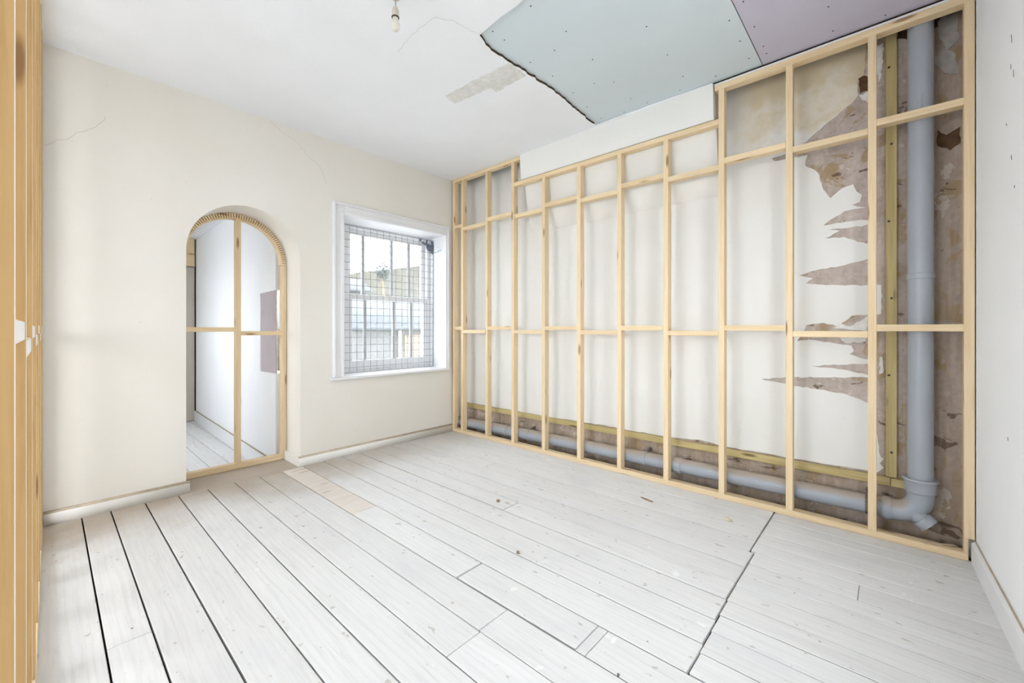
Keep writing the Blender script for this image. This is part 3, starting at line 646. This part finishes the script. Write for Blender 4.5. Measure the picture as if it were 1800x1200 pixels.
# ---- steel mesh over the window
gx0, gx1, gz0, gz1, gy = 1.872, 3.081, 0.75, 2.24, 4.045
gr = empty('window_grille', ((gx0 + gx1) / 2, gy, gz0), 'square steel security mesh across the sash window', 'grille')
bm = bmesh.new(); add_tube(bm, [(0, 0, 0), (0, 0, gz1 - gz0)], 0.0027, 6); vm = bm_mesh(bm)
bm = bmesh.new(); add_tube(bm, [(0, 0, 0), (gx1 - gx0, 0, 0)], 0.0027, 6); hm = bm_mesh(bm)
x = 1.892
while x < gx1: link('wire', vm, 'wire_steel', gr, (x, gy, gz0)); x += 0.0757
z = gz0 + 0.055
while z < gz1 - 0.01: link('wire', hm, 'wire_steel', gr, (gx0, gy - 0.005, z)); z += 0.0757
for lo, hi in (((gx0, gy - 0.006, gz1 - 0.004), (gx1, gy + 0.006, gz1 + 0.004)), ((gx0, gy - 0.006, gz0), (gx1, gy + 0.006, gz0 + 0.006)), ((gx1 - 0.005, gy - 0.006, gz0), (gx1, gy + 0.006, gz1)), ((gx0, gy - 0.006, gz0), (gx0 + 0.005, gy + 0.006, gz1))):
    box('edge_bar', lo, hi, 'wire_steel', gr, 0.001)
# torn netting caught in the top corner of the mesh
random.seed(21); bm = bmesh.new(); rows = []
for i in range(7):
    rows.append([bm.verts.new((2.86 + i * 0.033 + random.uniform(-.01, .01), 4.02 + random.uniform(-.012, .012), 2.225 - j * 0.035 * (0.25 + i / 5) + random.uniform(-.012, .012))) for j in range(4)])
for a, b in zip(rows, rows[1:]):
    for j in range(3):
        if random.random() < 0.82: bm.faces.new((a[j], a[j + 1], b[j + 1], b[j]))
r_ = bmesh.ops.solidify(bm, geom=list(bm.faces), thickness=0.002)
tag(link('torn_netting', bm_mesh(bm), 'cobweb_grey'), 'dark scrap of torn netting in the top right corner of the mesh', 'netting')
tag(tube('bent_wire', [(3.03, 4.03, 2.085), (3.05, 3.95, 2.09), (3.07, 3.88, 2.115)], 0.003, 'cobweb_grey', None, 6), 'short bent wire sticking out beside the window mesh', 'wire')

# ---- scraps left on the floor
def scrap(name, x, y, lab, cat, mat, pts, h, rz):
    me = sheet_mesh(pts, [], h, lambda u, v, w_: (u, v, w_)); o = link(name, me, mat); o.location = (x, y, 0.0008); o.rotation_euler = (0, 0, rz); return tag(o, lab, cat)
scrap('wood_splinter', 2.806, 1.262, 'brown splinter of wood lying on the floor near the stud frame', 'splinter', 'chip_brown', [(-.05, -.006), (.03, -.008), (.055, .0), (.02, .007), (-.04, .004)], 0.006, 1.3)
scrap('plaster_chip', 2.85, 0.752, 'pale yellow plaster chip lying on the floor near the stud frame', 'chip', 'chip_pale', [(-.022, -.012), (.015, -.015), (.024, .004), (.006, .015), (-.018, .01)], 0.014, 1.0)
scrap('paint_flake', 2.833, 0.69, 'small white paint flake beside the yellow plaster chip', 'flake', 'plaster_flake', [(-.03, -.008), (.01, -.012), (.03, .004), (.0, .012)], 0.003, 1.2)
scrap('dirt_clod', 2.093, 2.018, 'small dark clod beside the open floorboard end', 'clod', 'chip_brown', [(-.013, -.008), (.006, -.012), (.014, .003), (.0, .011), (-.01, .008)], 0.012, 0.4)
scrap('dirt_clod', 1.682, 1.475, 'tiny dark clod on a board joint in mid floor', 'clod', 'chip_brown', [(-.011, -.006), (.004, -.009), (.012, .002), (.0, .008)], 0.010, 1.0)
o = scrap('wood_splinter', 3.212, -0.20, 'pale splinter resting on the bottom plate below the pipe elbow', 'splinter', 'bare_board', [(-.012, -.07), (.008, -.06), (.012, .05), (-.004, .075)], 0.006, 0.5); o.location.z = 0.0385

# ============================================================ OUTSIDE
tag(box('ground', (-30, -30, -0.5), (45, 45, -0.4), 'yard_paving'), 'paved yard outside the window', 'ground', kind='structure')
ob = empty('outbuilding', (6.5, 10.5, -0.4), 'pale rendered outbuilding seen through the window mesh', 'building')
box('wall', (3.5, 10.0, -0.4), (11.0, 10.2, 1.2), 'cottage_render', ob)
me = sheet_mesh([(9.85, 1.17), (12.6, 2.15), (12.6, 2.25), (9.85, 1.26)], [], 8.0, lambda u, v, w_: (3.3 + w_, u, v)); link('roof', me, 'slate_roof', ob)
d = box('door', (6.62, 9.97, -0.4), (7.25, 10.0, 1.02), 'orange_door', ob); box('handle', (6.7, 9.95, 0.3), (6.73, 9.97, 0.42), 'bracket_metal', d)
tube('downpipe', [(6.45, 9.94, -0.4), (6.45, 9.94, 1.2)], 0.045, 'white_wood', ob, 12); tube('gutter', [(3.4, 9.85, 1.2), (11.0, 9.85, 1.2)], 0.06, 'slate_roof', ob, 12)
random.seed(17); bm = bmesh.new(); rows = []
for i in range(15):
    x = 2 + i * 2.0
    rows.append([bm.verts.new((x, 15.5 + j * 1.0, (-0.45 if j == 0 else 1.38 + 0.42 * j * (1 if j < 5 else 0.9) + (x - 10.4) * 0.03 * j + random.uniform(-.12, .12)))) for j in range(8)])
for a, b in zip(rows, rows[1:]):
    for j in range(7): bm.faces.new((a[j], a[j + 1], b[j + 1], b[j]))
tag(link('hillside', bm_mesh(bm, 'hill', 60), 'brown_roof'), 'brown green hillside beyond the yard outside the window', 'hill', kind='structure')
hs = empty('cottage', (6.4, 13.5, -0.4), 'small white cottage with a blue grey roof outside the window', 'building')
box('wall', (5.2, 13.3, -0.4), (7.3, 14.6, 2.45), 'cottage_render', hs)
me = sheet_mesh([(13.15, 2.42), (13.95, 2.85), (14.75, 2.42), (14.75, 2.50), (13.95, 2.93), (13.15, 2.50)], [], 2.4, lambda u, v, w_: (5.05 + w_, u, v)); link('roof', me, 'slate_roof', hs)
# a shrub against the sky
random.seed(31); bm = bmesh.new()
for i in range(360):
    a, t = random.uniform(0, 2 * pi), random.uniform(-1, 1); r = (random.random() ** 0.4); s = math.sqrt(1 - t * t)
    p = Vector((0.34 * r * s * cos(a), 0.34 * r * s * sin(a), 0.8 + 0.40 * r * t)); q = 0.06
    u = Vector((random.gauss(0, 1), random.gauss(0, 1), random.gauss(0, 1))).normalized(); v_ = u.orthogonal().normalized()
    bm.faces.new([bm.verts.new(p + x_) for x_ in (-u * q, v_ * q * 0.5, u * q, -v_ * q * 0.5)])
sh = empty('tall_shrub', (9.2, 15.4, -0.4), 'dark shrub rising against the sky outside the window', 'shrub')
me = bpy.data.meshes.new('leaves'); bm.to_mesh(me); bm.free()
link('foliage', me, 'leaf_green', sh, (9.2, 15.4, 2.75))['kind'] = 'stuff'
tube('stem', [(9.2, 15.4, -0.4), (9.25, 15.4, 1.4), (9.2, 15.4, 3.2)], [0.09, 0.07, 0.03], 'chip_brown', sh, 8)
